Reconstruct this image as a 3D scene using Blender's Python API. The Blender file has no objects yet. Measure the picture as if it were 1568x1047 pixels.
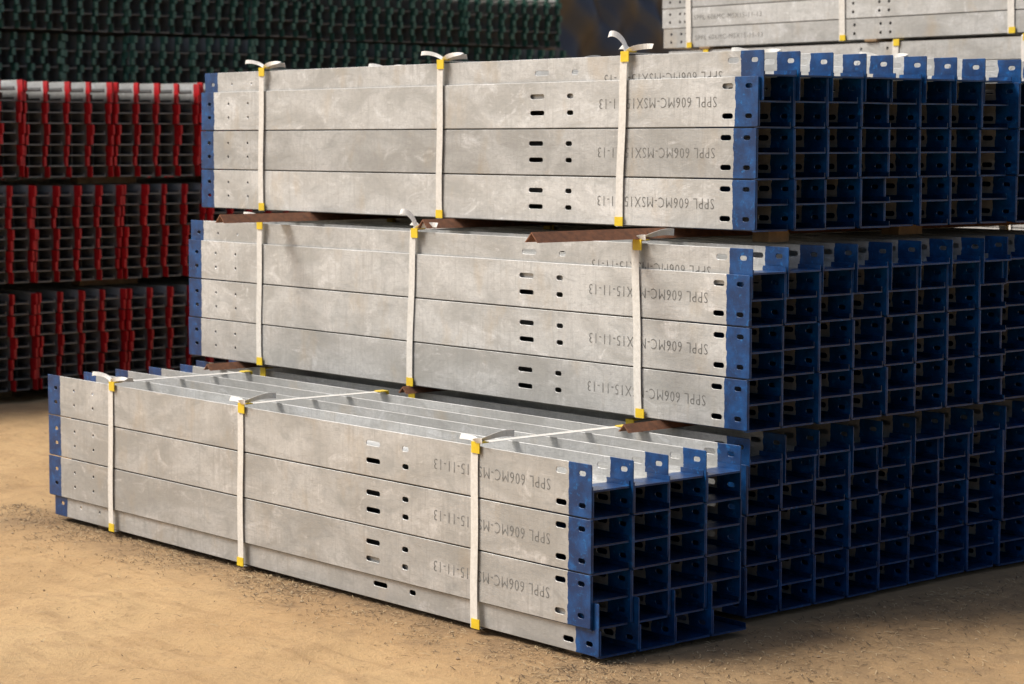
import bpy, math, random
from mathutils import Vector, Matrix, noise
random.seed(7)
scene=bpy.context.scene
COL=scene.collection
R=0.2          # row pitch
L=3.977

# ------------------------------------------------------------ node helpers
def new_mat(name):
    m=bpy.data.materials.new(name); m.use_nodes=True
    nt=m.node_tree
    for n in list(nt.nodes): nt.nodes.remove(n)
    out=nt.nodes.new('ShaderNodeOutputMaterial')
    b=nt.nodes.new('ShaderNodeBsdfPrincipled')
    nt.links.new(b.outputs[0],out.inputs[0])
    return m,nt,b
def N(nt,t,**k):
    n=nt.nodes.new(t)
    for a,v in k.items(): setattr(n,a,v)
    return n
def setin(nt,sock,v):
    if hasattr(v,'default_value') and not isinstance(v,(int,float)): nt.links.new(v,sock)
    else: sock.default_value=v
def math_(nt,op,a,b=None,clamp=False):
    n=N(nt,'ShaderNodeMath',operation=op,use_clamp=clamp)
    setin(nt,n.inputs[0],a)
    if b is not None: setin(nt,n.inputs[1],b)
    return n.outputs[0]
def mixc(nt,f,a,b,mode='MIX'):
    n=N(nt,'ShaderNodeMix',data_type='RGBA',blend_type=mode)
    setin(nt,n.inputs[0],f)
    for s,v in ((n.inputs[6],a),(n.inputs[7],b)):
        if isinstance(v,tuple): s.default_value=(*v,1)
        else: nt.links.new(v,s)
    return n.outputs[2]
def noise_(nt,vec,scale,detail=4,rough=.55,dist=0):
    n=N(nt,'ShaderNodeTexNoise'); nt.links.new(vec,n.inputs['Vector'])
    n.inputs['Scale'].default_value=scale;n.inputs['Detail'].default_value=detail
    n.inputs['Roughness'].default_value=rough;n.inputs['Distortion'].default_value=dist
    return n.outputs['Fac']
def ramp(nt,f,a,b):
    n=N(nt,'ShaderNodeMapRange'); n.clamp=True
    nt.links.new(f,n.inputs[0]); n.inputs[1].default_value=a;n.inputs[2].default_value=b
    return n.outputs[0]
def mapping(nt,vec,scale=(1,1,1),rot=(0,0,0)):
    n=N(nt,'ShaderNodeMapping'); nt.links.new(vec,n.inputs['Vector'])
    n.inputs['Scale'].default_value=scale;n.inputs['Rotation'].default_value=rot
    return n.outputs[0]
def bump(nt,b,h,strength,dist):
    n=N(nt,'ShaderNodeBump'); n.inputs['Strength'].default_value=strength;n.inputs['Distance'].default_value=dist
    nt.links.new(h,n.inputs['Height']); nt.links.new(n.outputs[0],b.inputs['Normal'])

def galv_mat(name,paint,paint2,length,pw=.122,wear=(.03,.17,.40),gain=1.0):
    m,nt,b=new_mat(name)
    tc=N(nt,'ShaderNodeTexCoord'); oi=N(nt,'ShaderNodeObjectInfo')
    obj=tc.outputs['Object']
    off=N(nt,'ShaderNodeVectorMath',operation='SCALE'); off.inputs[0].default_value=(37,11,23)
    nt.links.new(oi.outputs['Random'],off.inputs['Scale'])
    add=N(nt,'ShaderNodeVectorMath',operation='ADD'); nt.links.new(obj,add.inputs[0]); nt.links.new(off.outputs[0],add.inputs[1])
    v=add.outputs[0]
    big=noise_(nt,mapping(nt,v,(1,1,2.2)),2.0,5,.6,.8)
    med=noise_(nt,mapping(nt,v,(.7,1,1.3),(0,.7,0)),8,6,.66,.9)
    scr=noise_(nt,mapping(nt,v,(5,1,60),(0,.95,0)),4,4,.7,.3)
    vst=noise_(nt,mapping(nt,v,(38,1,3)),1.6,4,.65,.2)
    fine=noise_(nt,v,190,3,.7)
    vor=N(nt,'ShaderNodeTexVoronoi'); nt.links.new(v,vor.inputs['Vector']); vor.inputs['Scale'].default_value=90
    sp=N(nt,'ShaderNodeSeparateColor'); nt.links.new(vor.outputs['Color'],sp.inputs[0])
    c=mixc(nt,ramp(nt,big,.38,.62),(.43,.425,.40),(.62,.62,.60))
    c=mixc(nt,math_(nt,'MULTIPLY',ramp(nt,med,.53,.67),.6),c,(.34,.335,.31))
    c=mixc(nt,math_(nt,'MULTIPLY',ramp(nt,med,.44,.30),.8),c,(.80,.81,.81))
    c=mixc(nt,math_(nt,'MULTIPLY',ramp(nt,scr,.56,.68),.5),c,(.27,.265,.25))
    c=mixc(nt,math_(nt,'MULTIPLY',ramp(nt,vst,.53,.68),.42),c,(.36,.355,.335))
    c=mixc(nt,math_(nt,'MULTIPLY',ramp(nt,fine,.35,.65),.22),c,(.37,.37,.355))
    c=mixc(nt,math_(nt,'MULTIPLY',sp.outputs[0],.24),c,(.31,.315,.315))
    dust=noise_(nt,mapping(nt,v,(1,1,.5)),5,5,.6)
    c=mixc(nt,math_(nt,'MULTIPLY',ramp(nt,dust,.57,.72),.45),c,(.45,.37,.26))
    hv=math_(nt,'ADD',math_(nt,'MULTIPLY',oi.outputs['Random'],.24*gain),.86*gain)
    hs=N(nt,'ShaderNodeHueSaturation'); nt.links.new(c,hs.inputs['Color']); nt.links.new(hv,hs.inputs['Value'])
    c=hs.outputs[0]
    sx=N(nt,'ShaderNodeSeparateXYZ'); nt.links.new(obj,sx.inputs[0])
    ed=math_(nt,'MULTIPLY',math_(nt,'SUBTRACT',noise_(nt,v,26,3),.5),.022)
    x=math_(nt,'ADD',sx.outputs[0],ed)
    m1=math_(nt,'GREATER_THAN',x,-pw); m2=math_(nt,'LESS_THAN',x,-length+pw)
    mask=math_(nt,'MAXIMUM',m1,m2)
    pv=noise_(nt,v,14,5,.65)
    pc=mixc(nt,ramp(nt,pv,.42,.68),paint,paint2)
    w2=noise_(nt,v,34,6,.75,.5)
    pc=mixc(nt,math_(nt,'MULTIPLY',ramp(nt,w2,.57,.67),.6),pc,wear)
    chip=noise_(nt,v,52,4,.7)
    pc=mixc(nt,math_(nt,'MULTIPLY',ramp(nt,chip,.71,.75),.8),pc,(.3,.3,.28))
    c=mixc(nt,mask,c,pc)
    nt.links.new(c,b.inputs['Base Color'])
    met=math_(nt,'MULTIPLY',math_(nt,'SUBTRACT',1.0,mask),.45)
    nt.links.new(met,b.inputs['Metallic'])
    rg=math_(nt,'ADD',math_(nt,'MULTIPLY',med,.45),math_(nt,'SUBTRACT',.24,math_(nt,'MULTIPLY',mask,.10)))
    nt.links.new(rg,b.inputs['Roughness'])
    bump(nt,b,math_(nt,'ADD',math_(nt,'MULTIPLY',fine,.3),big),.35,.008)
    return m

def simple(name,col,rough=.6,col2=None,scale=20,bs=.2,bd=.002,metal=0):
    m,nt,b=new_mat(name)
    tc=N(nt,'ShaderNodeTexCoord')
    n=noise_(nt,tc.outputs['Object'],scale,5,.65)
    c=mixc(nt,ramp(nt,n,.3,.7),col,col2 or tuple(x*.7 for x in col))
    nt.links.new(c,b.inputs['Base Color']); b.inputs['Roughness'].default_value=rough; b.inputs['Metallic'].default_value=metal
    bump(nt,b,n,bs,bd)
    return m

M_BLUE=galv_mat('galvanised_steel_blue_ends',(.001,.026,.098),(.002,.062,.21),L,wear=(.005,.15,.42))
M_BLUE_SHADE=galv_mat('blue_ends_cell_shade',(.001,.014,.050),(.002,.034,.11),L,.34,wear=(.006,.12,.33),gain=.30)  # deeper paint band, with the shade of the cells darkened into the colour
M_RED=galv_mat('galvanised_steel_red_ends',(.36,.006,.010),(.52,.012,.016),3.0,.075,wear=(.5,.05,.04))
M_GREEN=galv_mat('galvanised_steel_green_ends',(.026,.092,.068),(.065,.17,.13),3.0,.09,wear=(.17,.28,.24))
M_PLAIN=galv_mat('galvanised_steel_plain',(.4,.4,.38),(.5,.5,.48),L,.001)
M_ZINC_SHADE=galv_mat('galvanised_steel_shaded',(.4,.4,.38),(.5,.5,.48),3.0,.001,gain=.36)  # same zinc, interior shade of the far bundles put into its colour
M_INK=simple('stencil_ink',(.07,.067,.06),.8,(.27,.265,.245),60)
M_STRAP=simple('woven_strap',(.72,.69,.63),.55,(.58,.55,.49),60)
M_YEL=simple('yellow_plastic',(.75,.54,.02),.45,(.60,.41,.02),30)
M_RUST=simple('rusty_steel',(.27,.11,.05),.85,(.12,.055,.03),35,.5,.003)
M_WOOD=simple('timber',(.30,.20,.10),.8,(.17,.11,.06),18,.4,.002)

# ------------------------------------------------------------ mesh helpers
class MB:
    def __init__(s): s.v=[];s.f=[];s.m=[]
    def box(s,x0,x1,y0,y1,z0,z1,mi=0,skip=''):
        b=len(s.v)
        s.v+= [(x0,y0,z0),(x1,y0,z0),(x1,y1,z0),(x0,y1,z0),(x0,y0,z1),(x1,y0,z1),(x1,y1,z1),(x0,y1,z1)]
        for q in ((0,3,2,1),(4,5,6,7),(0,1,5,4),(1,2,6,5),(2,3,7,6),(3,0,4,7)):
            s.f.append(tuple(b+i for i in q)); s.m.append(mi)
    def add(s,vs,fs,mi=0):
        b=len(s.v); s.v+=[tuple(v) for v in vs]
        for q in fs: s.f.append(tuple(b+i for i in q)); s.m.append(mi)
    def ribbon(s,pts,wid,th=.0016,mi=0):
        b=len(s.v)
        for c,w,n in pts:
            c=Vector(c);w=Vector(w).normalized()*wid/2;n=Vector(n).normalized()*th/2
            s.v+=[tuple(c-w-n),tuple(c+w-n),tuple(c+w+n),tuple(c-w+n)]
        for i in range(len(pts)-1):
            a=b+i*4;d=a+4
            for k in range(4):
                s.f.append((a+k,a+(k+1)%4,d+(k+1)%4,d+k)); s.m.append(mi)
        e=b+(len(pts)-1)*4
        s.f.append((b+3,b+2,b+1,b)); s.m.append(mi); s.f.append((e,e+1,e+2,e+3)); s.m.append(mi)
    def mesh(s,name,mats):
        me=bpy.data.meshes.new(name); me.from_pydata(s.v,[],s.f)
        for m in mats: me.materials.append(m)
        me.polygons.foreach_set('material_index',s.m); me.update()
        return me
def obj(name,me,parent=None,loc=(0,0,0),rot=(0,0,0)):
    o=bpy.data.objects.new(name,me); COL.objects.link(o)
    o.location=loc;o.rotation_euler=rot
    if parent: o.parent=parent
    return o
def empty(name,loc):
    o=bpy.data.objects.new(name,None); COL.objects.link(o); o.location=loc; o.empty_display_size=.2
    return o

def curve_mesh(cu):
    o=bpy.data.objects.new('tmp',cu); COL.objects.link(o)
    dg=bpy.context.evaluated_depsgraph_get(); dg.update()
    me=bpy.data.meshes.new_from_object(o.evaluated_get(dg))
    vs=[v.co.copy() for v in me.vertices]; fs=[tuple(p.vertices) for p in me.polygons]
    bpy.data.objects.remove(o); bpy.data.curves.remove(cu); bpy.data.meshes.remove(me)
    return vs,fs
def stadium(cx,cz,w,h,n=5):
    r=h/2; hw=max(w/2-r,0); p=[]
    for i in range(n+1):
        a=-math.pi/2+math.pi*i/n; p.append((cx+hw+r*math.cos(a),cz+r*math.sin(a)))
    for i in range(n+1):
        a=math.pi/2+math.pi*i/n; p.append((cx-hw+r*math.cos(a),cz+r*math.sin(a)))
    return p
def plate(x0,x1,z0,z1,holes,th,bev=0):
    cu=bpy.data.curves.new('c','CURVE'); cu.dimensions='2D'; cu.fill_mode='BOTH'; cu.extrude=th/2-bev
    if bev: cu.bevel_depth=bev; cu.bevel_resolution=0; cu.offset=-bev
    c=.004
    loops=[[(x0,z0),(x1-c,z0),(x1,z0+c),(x1,z1-c),(x1-c,z1),(x0,z1)]]+holes
    for lp in loops:
        s=cu.splines.new('POLY'); s.points.add(len(lp)-1)
        for p,(x,z) in zip(s.points,lp): p.co=(x,z,0,1)
        s.use_cyclic_u=True
    vs,fs=curve_mesh(cu)
    return [(v.x,-v.z,v.y) for v in vs],fs

def web_holes(h):
    H=[]
    for fz in (.22,.80):
        H.append(stadium(-.163,fz*h,.058,.021)); H.append(stadium(-.05,fz*h,.036,.018))
    for fz in (.33,.68):
        H.append(stadium(-1.298,fz*h,.092,.020)); H.append(stadium(-1.086,fz*h,.040,.020))
        for s in (3.54,3.72): H.append(stadium(-s,fz*h,.014,.014,4))
        H.append(stadium(-3.90,fz*h,.03,.016))
    return H
def text_mesh(body,width,height):
    cu=bpy.data.curves.new('t','FONT'); cu.body=body; cu.size=1; cu.resolution_u=2; cu.offset=-.008
    cu.space_character=1.15
    vs,fs=curve_mesh(cu)
    xs=[v.x for v in vs]; ys=[v.y for v in vs]
    sx=width/(max(xs)-min(xs)); sy=height/(max(ys)-min(ys)); x0=min(xs);y0=min(ys)
    return [((v.x-x0)*sx,(v.y-y0)*sy) for v in vs],fs
TXT=text_mesh('SPPL 606MC-MSX15-11-13',.68,.042)
PL=plate(-L,0,.003,.1965,web_holes(R),.004,.0012)
def beam_mesh(name,flanges,text=False,w=.186,open_=False):
    b=MB(); b.add(PL[0],PL[1],0)
    for z in flanges:
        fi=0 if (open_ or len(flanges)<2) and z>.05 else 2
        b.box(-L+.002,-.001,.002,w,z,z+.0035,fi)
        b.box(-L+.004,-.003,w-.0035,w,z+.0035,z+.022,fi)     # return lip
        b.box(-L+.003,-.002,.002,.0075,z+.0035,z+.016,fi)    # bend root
        b.box(-.020,.001,.0026,w-.004,z-.003,z-.0004,0)       # rolled front edge of the flange
    if len(flanges)==2:   # inner web added to block light and darken the cell, a little way in
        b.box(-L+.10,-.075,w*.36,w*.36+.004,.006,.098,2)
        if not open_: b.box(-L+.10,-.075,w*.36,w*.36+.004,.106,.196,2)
    if flanges:
        z0=.004 if flanges[0]<.05 else .104
        if len(flanges)==2 or z0<.05: b.box(-.016,.0012,.0022,.0085,.006,(.098 if (open_ or len(flanges)<2) else .194),0)
    if text:
        tv,tf=TXT
        b.add([(-.222-x,-.0028,.121-y) for x,y in tv],tf,1)
    return b.mesh(name,[M_BLUE,M_INK,M_BLUE_SHADE])
ME_F=beam_mesh('beam_printed',(0.0,.1),True)
ME_I=beam_mesh('beam_inner',(0.0,.1))
ME_FT=beam_mesh('beam_top_printed',(.1,),True)
ME_IT=beam_mesh('beam_top_inner',(.1,))
ME_IB=beam_mesh('beam_base_inner',(.0015,))
ME_W=beam_mesh('beam_web_only',())
ME_OF=beam_mesh('beam_open_printed',(0.0,.1),True,open_=True); ME_OI=beam_mesh('beam_open_inner',(0.0,.1),open_=True)

def strap_loop(mb,x,y0,y1,z0,z1,slant=0,wid=.042,yi=1):
    e=.006
    pts=[]
    def seg(a,b,n,norm):
        for i in range(n+1):
            t=i/n; y=a[0]+(b[0]-a[0])*t; z=a[1]+(b[1]-a[1])*t
            xx=x+slant*(z-z0)+.0025*math.sin(9*t+x*5)
            bow=.002*math.sin(math.pi*t)
            pts.append(((xx,y+norm[1]*bow,z+norm[2]*bow),(1,0,.0),norm))
    seg((y0-e,z0-.001),(y0-e,z1),8,(0,-1,0)); seg((y0-.001,z1+e),(y1,z1+e),10,(0,0,1))
    seg((y1+e,z1),(y1+e,z0),4,(0,1,0)); seg((y1,z0-.004),(y0-.001,z0-.004),4,(0,0,-1))
    mb.ribbon(pts,wid,mi=0)
    for (yy,sg) in ((y0,-1),(y1,1)):
        for (zz,sz) in ((z1,1),(z0,-1)):
            w=.024; xo=.010+ (slant*(zz-z0)); j=random.uniform(-.006,.006)
            ya,yb=sorted((yy+sg*.0085,yy+sg*.0125)); za,zb=sorted((zz-sz*.030,zz+sz*.0125))
            if sz<0: za,zb=sorted((zz-sz*.036,zz-.001))
            mb.box(x+xo+j-w,x+xo+j+w,ya,yb,za,zb,yi)
            if sz>0:
                ya,yb=sorted((yy+sg*.0085,yy-sg*.034))
                mb.box(x+xo+j-w,x+xo+j+w,ya,yb,zz+.0085,zz+.0125,yi)
def curl(mb,p,d,ln,rise,wid=.03,twist=1.2,sag=0):
    pts=[];n=9; d=Vector(d).normalized(); up=Vector((0,0,1)); side=d.cross(up)
    for i in range(n+1):
        t=i/n
        c=Vector(p)+d*ln*t+up*(rise*math.sin(t*1.9)-sag*t*t)+side*.01*math.sin(t*5)
        a=twist*t+.5
        w=side*math.cos(a)+up*math.sin(a)
        pts.append((c,w,d.cross(w)))
    mb.ribbon(pts,wid,.0015,0)
def knot(mb,x,y,z,kind):
    mb.box(x-.018,x+.018,y-.004,y+.018,z+.006,z+.017,0)
    if kind==0:
        curl(mb,(x,y,z+.012),(-1,-.25,0),.12,.032,.020,twist=.8); curl(mb,(x,y,z+.012),(1,-.1,0),.14,.022,.020,twist=2.2)
        curl(mb,(x+.02,y+.01,z+.012),(1,.5,0),.09,.012,.024,twist=.6)
    elif kind==1:
        curl(mb,(x,y,z+.012),(-.8,-.2,0),.085,.075,.028,.6); curl(mb,(x,y,z+.012),(1,.0,0),.14,.018,.022,twist=1.5)
        curl(mb,(x-.01,y,z+.012),(-1,.6,0),.06,.02,.022,twist=.4)
    else:
        curl(mb,(x,y,z+.012),(.4,.8,0),.15,.028,.028,.9); curl(mb,(x,y,z+.012),(-1,.2,0),.11,.010,.022,twist=.7)
        curl(mb,(x,y,z+.012),(.9,-.5,0),.07,.010,.022,twist=1.0)

def bundle(name,x,y,z,w,cols,straps,top_half=True,closing=False,printed=True,knots=(0,0,1),stag=.012,sl=(0,0,0)):
    e=empty(name,(x,y,z))
    for k in range(cols):
        yk=k*w; cj=random.uniform(-.008,.008)
        for r in range(3):
            zb=(r if top_half else r+.5)*R
            last=(k==cols-1 and closing)
            if last: me=ME_W
            elif not top_half and r==2: me=ME_OF if (k==0 and printed) else ME_OI
            else: me=ME_F if (k==0 and printed) else ME_I
            j=random.uniform(-stag,stag)*(.5 if k else 1)
            obj('beam',me,e,(cj+j,yk+random.uniform(-.0015,.0015),zb),(random.uniform(-.006,.006),0,random.uniform(-.0006,.0006)))
        if top_half:
            me=ME_W if (k==cols-1 and closing) else (ME_FT if (k==0 and printed) else ME_IT)
            obj('beam',me,e,(cj+.012+random.uniform(-.006,.006),yk+.016,2.5*R))
        elif not (k==cols-1 and closing):
            obj('beam',ME_IB,e,(cj+.02,yk+.016,0))
    y1=cols*w if not closing else (cols-1)*w+.004
    mb=MB()
    for i,s in enumerate(straps):
        strap_loop(mb,-s,-.002,y1-.006,0.0,3.5*R,sl[i])
        if knots: knot(mb,-s+sl[i]*.7,(.012 if top_half else 0)-.002,3.5*R,knots[i])
    obj('straps',mb.mesh('straps',[M_STRAP,M_YEL]),e)
    return e

XA,YA,wA=-5.7026,5.1899,.1885
bundle('steel_beam_bundle',XA,YA,.03,wA,5,(.659,2.266,3.38),top_half=False,closing=True,knots=(2,2,0),sl=(.01,.02,.03))
XB,YB,ZB=-5.8772,6.1984,1.5208
XC,YC,ZC=-5.7622,6.0348,.7658
wB=.199
for i in range(3):
    jit=(0,-.02,.01)[i]
    bundle('steel_beam_bundle',XB+jit,YB+i*(4*wB+.008)-.02*(i>0),ZB,wB,4,(.773,1.97,3.42),printed=(i==0),knots=(1,0,0) if i==0 else (0,2,0),sl=(.04,.02,.03))
for i in range(3):
    jit=(0,.02,-.01)[i]
    bundle('steel_beam_bundle',XC+jit-.03*(i>0),YC+i*(4*wB+.008),ZC,wB,4,(.593,2.10,3.32),printed=(i==0),knots=(2,1,0),sl=(-.03,.05,.03))
for i in range(3):
    jit=(0,-.03,-.02)[i]
    bundle('steel_beam_bundle',XC-.06+jit,YC+.06+i*(4*wB+.008),.03,wB,4,(.65,2.10,3.32),printed=(i==0),knots=None)

def angle_bar(x,y0,y1,z,leg=.05,rz=0.0):
    t=.005; h=leg*.7; b=MB()
    prof=[(-h,0),(0,h),(h,0),(h-t*1.4,0),(0,h-t*1.4),(-h+t*1.4,0)]
    n=len(prof)
    for yy in (0,y1-y0): b.v+=[(px,yy,pz) for px,pz in prof]
    for q in [(0,1,4,5),(1,2,3,4)]:
        b.f.append(q); b.m.append(0); b.f.append(tuple(n+i for i in reversed(q))); b.m.append(0)
    for i in range(n):
        j=(i+1)%n; b.f.append((i,n+i,n+j,j)); b.m.append(0)
    return obj('rusty_angle_bar',b.mesh('angle',[M_RUST]),None,(x,y0,z),(0,0,rz))
zt=ZC+3.5*R+.014
angle_bar(-6.40,5.50,8.5,zt,.058,-.02)
angle_bar(-8.88,5.68,8.5,zt,.058)
angle_bar(-7.75,6.02,8.5,zt,.058)
z2=.03+3.5*R+.003
angle_bar(-6.24,5.84,8.4,z2,.046); angle_bar(-9.28,5.85,8.4,z2,.046); angle_bar(-7.85,5.98,8.4,z2,.046)
def wood(x,y,z,sx,sy,sz,rz=0):
    b=MB(); b.box(-sx/2,sx/2,-sy/2,sy/2,0,sz)
    o=obj('timber_block',b.mesh('timber',[M_WOOD]),None,(x,y,z),(0,0,rz))
    bv=o.modifiers.new('b','BEVEL'); bv.width=.004; bv.segments=2
    return o
wood(-6.04,6.45,zt-.012,.09,.12,.045); wood(-6.16,7.4,zt-.012,.09,.18,.045,.1)
wood(-6.02,6.35,z2,.09,.2,.03); wood(-6.12,7.2,z2,.09,.25,.03)
wood(-5.88,5.56,-.03,.09,.60,.058); wood(-9.3,5.56,-.03,.09,.60,.058); wood(-7.5,5.56,-.03,.09,.60,.058)
for xx in (-6.1,-7.6,-9.2): wood(xx,7.25,-.03,.09,2.3,.058)

# ------------------------------------------------------------ stacks behind
def far_bundle_mesh(name,mat,length,cols,w,rows,h,seed,fold=.016,div=2.0):
    rr=random.Random(seed); b=MB()
    for k in range(cols+1):
        y=k*w
        n=int(rows)
        for r in range(n):
            j=rr.uniform(-.02,.02); z=(r+(rows-n))*h; yy=y+(.012 if r%2 else -.004)
            b.box(-length+j,j,yy,yy+.005,z+.003,z+h-.003)
            b.box(j-.03,j+.001,yy-fold,yy,z+.004,z+h*.45)
            b.box(j-.03,j+.001,yy+.005,yy+fold,z+h*.52,z+h-.006)
        if rows>n:
            b.box(-length,0,y+.012,y+.017,.0,(rows-n)*h)
        if k<cols:
            nz=int(round(rows*div)); st=rows*h/nz
            for i in range(nz):
                z=i*st; j=rr.uniform(-.012,.012)
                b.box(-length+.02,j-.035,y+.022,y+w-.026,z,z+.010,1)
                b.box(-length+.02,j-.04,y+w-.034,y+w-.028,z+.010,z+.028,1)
            b.box(-length+.2,-.12,y+w*.5,y+w*.5+.004,0,(rows-.6)*h,1)  # recessed web added to keep light out of the cells
    return b.mesh(name,[mat,M_ZINC_SHADE])
red=[far_bundle_mesh('red_ends_%d'%i,M_RED,3.0,4,.175,4.5,.156,i,.015) for i in range(3)]
grn=[far_bundle_mesh('green_ends_%d'%i,M_GREEN,3.0,4,.18,4.5,.156,10+i,.036,1.0) for i in range(3)]
for tier,z in enumerate((.07,.84,1.60)):
    for i in range(-3,6):
        y=7.60+i*.735+random.uniform(-.01,.01)
        obj('red_beam_bundle',random.choice(red),None,(-14.4+random.uniform(-.05,.05)+.06*(2-tier),y,z+random.uniform(0,.012)))
for tier in range(5):
    for i in range(-4,12):
        y=8.9+i*.755+random.uniform(-.01,.01)
        if y+.75>18.1: continue
        obj('green_beam_bundle',random.choice(grn),None,(-20.3+random.uniform(-.06,.06),y,.06+tier*.735+random.uniform(-.01,.01)))
for z in (.78,1.545): 
    for yy in (7.2,8.4,9.5):
        wood(-14.75,yy,z,.12,.5,.055)
for yy in (6.8,8.8,10.6): wood(-14.8,yy,-.03,.12,1.6,.095)
for yy in (7.5,10.5,13.5,16.5): wood(-20.7,yy,-.03,.12,2.2,.085)
for yy in (7.5,10.5,13.5,16.5): wood(-22.8,yy,-.03,.12,2.2,.085)

def plain_bundle(x,y,z,rows,h,cols,w,straps):
    e=empty('galvanised_beam_bundle',(x,y,z)); tv,tf=TXT
    b0=MB()
    holes=[]
    for fz in (.3,.7):
        for s in (.15,.2,1.9,1.98,2.2,3.75,3.8,3.9): holes.append(stadium(-s,fz*h,.022,.022,4))
    vs,fs=plate(-L,0,.003,h-.004,holes,.004)
    b0.add(vs,fs,0)
    for z0 in (0,h/2): b0.box(-L+.01,-.01,.002,w-.012,z0+.001,z0+.004)
    bt=MB(); bt.v=list(b0.v); bt.f=list(b0.f); bt.m=list(b0.m)
    bt.add([(-3.66+xx*.95,-.0032,h*.36+yy*.8) for xx,yy in tv],tf,1)
    m0=b0.mesh('plain_beam',[M_PLAIN,M_INK]); m1=bt.mesh('plain_beam_printed',[M_PLAIN,M_INK])
    for r in range(rows):
        for k in range(cols):
            obj('beam',m1 if k==0 else m0,e,(random.uniform(-.015,.015),k*w,r*h))
    mb=MB()
    for s in straps: strap_loop(mb,-s,-.002,cols*w,0,rows*h,0,.05)
    obj('straps',mb.mesh('s',[M_STRAP,M_YEL]),e)
plain_bundle(-7.38,11.0,2.52,5,.14,4,.2,(3.72,2.3,.95))
plain_bundle(-7.30,10.97,1.80,5,.14,4,.2,(3.6,1.9,.9))
plain_bundle(-7.42,11.0,1.06,5,.14,4,.2,(3.6,1.9,.9))
plain_bundle(-7.35,11.0,.32,5,.14,4,.2,(3.6,1.9,.9))
for xx in (-7.8,-9.4,-10.9):
    wood(xx,11.4,-.03,.12,.9,.35)
    for z in (1.02,1.76,2.50): wood(xx,11.4,z+.002,.1,.9,.018 if z>2.4 else .03)

def tarp():
    nx,nz=220,40; y0,y1,H=15.5,32.,4.6; vs=[];fs=[]
    for j in range(nz+1):
        for i in range(nx+1):
            y=y0+(y1-y0)*i/nx; z=H*j/nz
            d=.10*math.sin((y*1.0+z*.9)*5.2)+.06*math.sin((y-z*.5)*9)+.12*noise.noise(Vector((y*.8,z*.8,3)))
            vs.append((d-.35*(z/H)**3,y,z))
    for j in range(nz):
        for i in range(nx):
            a=j*(nx+1)+i; fs.append((a,a+1,a+nx+2,a+nx+1))
    b=MB(); b.add(vs,fs)
    b.add([(-.35,y0,H),(-.35,y1,H),(-4,y1,H+.1),(-4,y0,H+.1)],[(0,1,2,3)])
    m,nt,bs=new_mat('tarpaulin')
    tc=N(nt,'ShaderNodeTexCoord')
    v=mapping(nt,tc.outputs['Object'],(1,1,1),(-.75,0,0))
    w=N(nt,'ShaderNodeTexWave'); nt.links.new(v,w.inputs[0]); w.bands_direction='Y'; w.inputs['Scale'].default_value=.55; w.inputs['Distortion'].default_value=2.5; w.inputs['Detail'].default_value=2
    c=mixc(nt,ramp(nt,w.outputs['Fac'],.35,.8),(.055,.058,.07),(.09,.075,.058))
    nt.links.new(c,bs.inputs['Base Color']); bs.inputs['Roughness'].default_value=.5
    me=b.mesh('tarp',[m]); me.polygons.foreach_set('use_smooth',[True]*len(me.polygons))
    obj('tarpaulin_covered_stack',me,None,(-24.5,0,0))
tarp()

# ------------------------------------------------------------ ground
def axis(lo,hi,fl,fh,n):
    a=[]; 
    step=(fh-fl)/n
    x=fl
    while x<=fh+1e-6: a.append(x); x+=step
    s=step; x=a[-1]
    while x<hi: s*=1.35; x+=s; a.append(min(x,hi))
    s=step; x=a[0]; pre=[]
    while x>lo: s*=1.35; x-=s; pre.append(max(x,lo))
    return pre[::-1]+a
def gz(x,y):
    v=Vector((x,y,0))
    h=.035*noise.noise(v*.5)+.016*noise.noise(v*2.1+Vector((5,2,0)))+.012*noise.noise(v*6.3)+.007*noise.noise(v*15)
    inside=max(0,1-max(0,max(-10.3-x,x+5.4))*2.5)*max(0,1-max(0,max(5.0-y,y-9.3))*2.5)
    h=h*(1-inside*.8)+.010*inside
    return h-.006
xs=axis(-400,400,-15,-2.5,270); ys=axis(-400,400,2.0,12,230)
b=MB(); vs=[(x,y,gz(x,y) if abs(x)<60 and abs(y)<60 else -.01) for y in ys for x in xs]; nx=len(xs)
fs=[(j*nx+i,j*nx+i+1,(j+1)*nx+i+1,(j+1)*nx+i) for j in range(len(ys)-1) for i in range(nx-1)]
b.add(vs,fs)
m,nt,bs=new_mat('sandy_dirt')
tc=N(nt,'ShaderNodeTexCoord'); v=tc.outputs['Object']
n1=noise_(nt,v,.55,6,.6,.4); n2=noise_(nt,v,4.5,7,.68,.3); n3=noise_(nt,v,42,6,.75); n4=noise_(nt,v,170,3,.7)
tr=noise_(nt,mapping(nt,v,(.8,7,1),(0,0,.6)),1.4,6,.65,.5)
c=mixc(nt,ramp(nt,n1,.35,.65),(.43,.262,.112),(.55,.36,.168))
c=mixc(nt,math_(nt,'MULTIPLY',ramp(nt,n2,.50,.68),.45),c,(.29,.165,.07))
c=mixc(nt,math_(nt,'MULTIPLY',ramp(nt,tr,.52,.66),.42),c,(.31,.18,.075))
c=mixc(nt,math_(nt,'MULTIPLY',ramp(nt,n3,.52,.68),.48),c,(.22,.13,.06))
c=mixc(nt,math_(nt,'MULTIPLY',ramp(nt,n4,.57,.70),.40),c,(.66,.52,.33))
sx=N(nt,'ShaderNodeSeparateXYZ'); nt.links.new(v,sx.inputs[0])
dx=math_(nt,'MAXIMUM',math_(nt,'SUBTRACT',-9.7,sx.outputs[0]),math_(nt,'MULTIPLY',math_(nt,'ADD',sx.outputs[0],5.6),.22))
dy=math_(nt,'MAXIMUM',math_(nt,'SUBTRACT',5.18,sx.outputs[1]),math_(nt,'SUBTRACT',sx.outputs[1],9.5))
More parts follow.
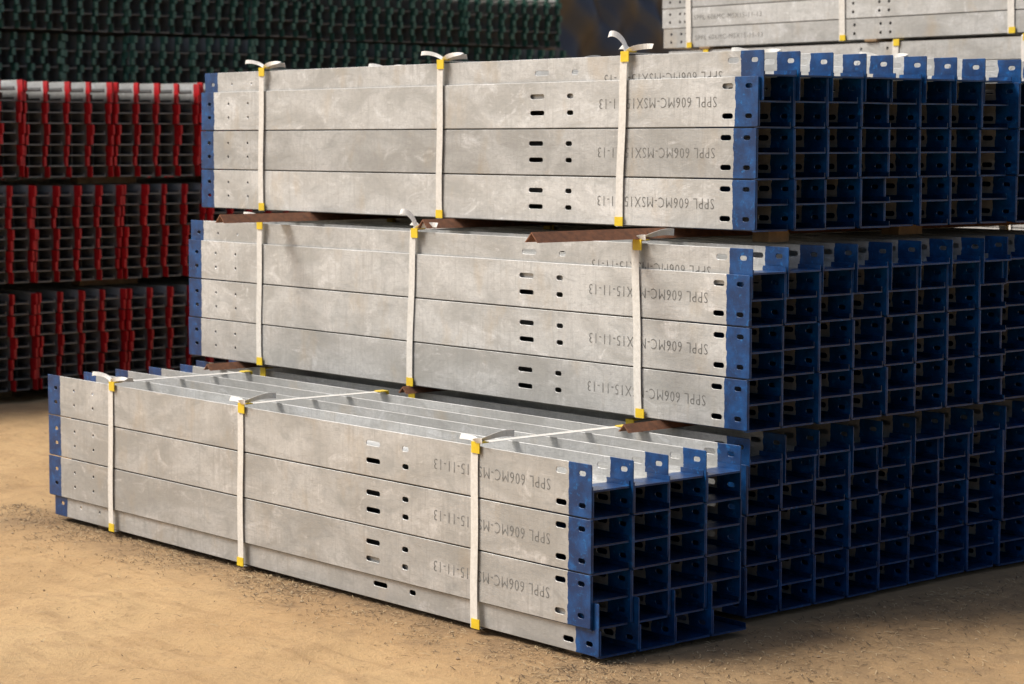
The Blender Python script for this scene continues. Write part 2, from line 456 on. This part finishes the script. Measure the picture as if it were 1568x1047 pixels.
dd=math_(nt,'ADD',math_(nt,'MAXIMUM',dx,dy),math_(nt,'MULTIPLY',math_(nt,'SUBTRACT',n2,.5),1.2))
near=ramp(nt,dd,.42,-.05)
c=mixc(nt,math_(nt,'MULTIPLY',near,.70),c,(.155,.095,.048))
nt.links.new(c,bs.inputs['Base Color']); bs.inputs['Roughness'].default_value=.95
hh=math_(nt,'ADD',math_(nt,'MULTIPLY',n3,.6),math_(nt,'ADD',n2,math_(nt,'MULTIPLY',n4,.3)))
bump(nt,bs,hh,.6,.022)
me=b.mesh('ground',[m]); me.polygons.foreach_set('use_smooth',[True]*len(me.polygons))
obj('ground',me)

M_STRAW=simple('straw',(.50,.38,.21),.9,(.32,.22,.12),50)
M_TWIG=simple('dark_twig',(.12,.075,.04),.9,(.06,.04,.02),50)
M_GRIT=simple('grit',(.46,.35,.21),.95,(.25,.16,.09),12)
b=MB(); rr=random.Random(3)
def spot():
    t=rr.random()
    if t<.34:
        while True:
            x=rr.uniform(-10.2,-5.3); y=5.30-abs(rr.gauss(0,.24))
            if noise.noise(Vector((x*2.2,y*2.2,7)))+rr.uniform(-.35,.35)>-.05: return x,y
    if t<.66:
        x=-5.75+abs(rr.gauss(0,.6)); y=rr.uniform(4.8,9.5); return x,y
    return rr.uniform(-14,-3),rr.uniform(2.5,10)
cnt=0
while cnt<8500:
    x,y=spot()
    if -9.8<x<-5.75 and 5.3<y<8.4: continue
    ln=rr.uniform(.008,.045); a=rr.uniform(0,6.28); w=rr.uniform(.0007,.0019); z=gz(x,y)+.002
    dx_,dy_=math.cos(a)*ln/2,math.sin(a)*ln/2; px,py=-math.sin(a)*w,math.cos(a)*w; up=rr.uniform(0,.008); k=rr.uniform(-3,3)
    mx,my=x+px*k,y+py*k
    b.add([(x-dx_-px,y-dy_-py,z),(x-dx_+px,y-dy_+py,z),(mx+px,my+py,z+up*.7+.001),(mx-px,my-py,z+up*.7+.002),(x+dx_+px,y+dy_+py,z+up),(x+dx_-px,y+dy_-py,z+up)],[(0,1,2,3),(3,2,4,5)],0 if rr.random()<.45 else 1)
    cnt+=1
for _ in range(5000):
    x,y=spot()
    if -9.8<x<-5.75 and 5.3<y<8.4: continue
    s=rr.uniform(.0015,.005) if rr.random()<.96 else rr.uniform(.005,.011); z=gz(x,y)+s*.3
    vv=[(x+s*rr.uniform(.6,1.2),y,z),(x-s*rr.uniform(.6,1.2),y,z),(x,y+s*rr.uniform(.6,1.2),z),(x,y-s*rr.uniform(.6,1.2),z),(x,y,z+s*rr.uniform(.5,.9)),(x,y,z-s)]
    b.add(vv,[(0,2,4),(2,1,4),(1,3,4),(3,0,4),(2,0,5),(1,2,5),(3,1,5),(0,3,5)],2)
obj('ground_debris',b.mesh('debris',[M_STRAW,M_TWIG,M_GRIT]))

# ------------------------------------------------------------ light
sd=Vector((-.66,-.75,0)).normalized(); el=math.radians(48)
sun_dir=Vector((sd.x*math.cos(el),sd.y*math.cos(el),math.sin(el)))
w=bpy.data.worlds.new('World'); scene.world=w; w.use_nodes=True; nt=w.node_tree
bg=nt.nodes['Background']; sky=nt.nodes.new('ShaderNodeTexSky'); sky.sky_type='NISHITA'; sky.sun_disc=False
sky.sun_elevation=el; sky.sun_rotation=math.atan2(sd.x,sd.y); sky.dust_density=4.0; sky.air_density=1.0;sky.ozone_density=1.0
nt.links.new(sky.outputs[0],bg.inputs[0]); bg.inputs[1].default_value=.14
sl=bpy.data.lights.new('sun','SUN'); sl.energy=3.9; sl.angle=math.radians(24); sl.color=(1,.97,.92)
so=bpy.data.objects.new('sun',sl); COL.objects.link(so); so.rotation_euler=sun_dir.to_track_quat('Z','Y').to_euler()

# ------------------------------------------------------------ camera
a=.7011; p=.0915
cam=bpy.data.cameras.new('camera'); co=bpy.data.objects.new('camera',cam); COL.objects.link(co)
co.location=(0,0,1.8709)
d=Vector((-math.cos(a)*math.cos(p),math.sin(a)*math.cos(p),-math.sin(p)))
q=d.to_track_quat('-Z','Y'); co.rotation_euler=q.to_euler()
cam.sensor_width=36; cam.lens=36*3365.4/1568; cam.clip_end=1500; cam.clip_start=.1
cam.dof.use_dof=True; cam.dof.focus_distance=8.5; cam.dof.aperture_fstop=4.6
scene.camera=co
scene.view_settings.view_transform='Standard'; scene.view_settings.look='None'; scene.view_settings.exposure=0
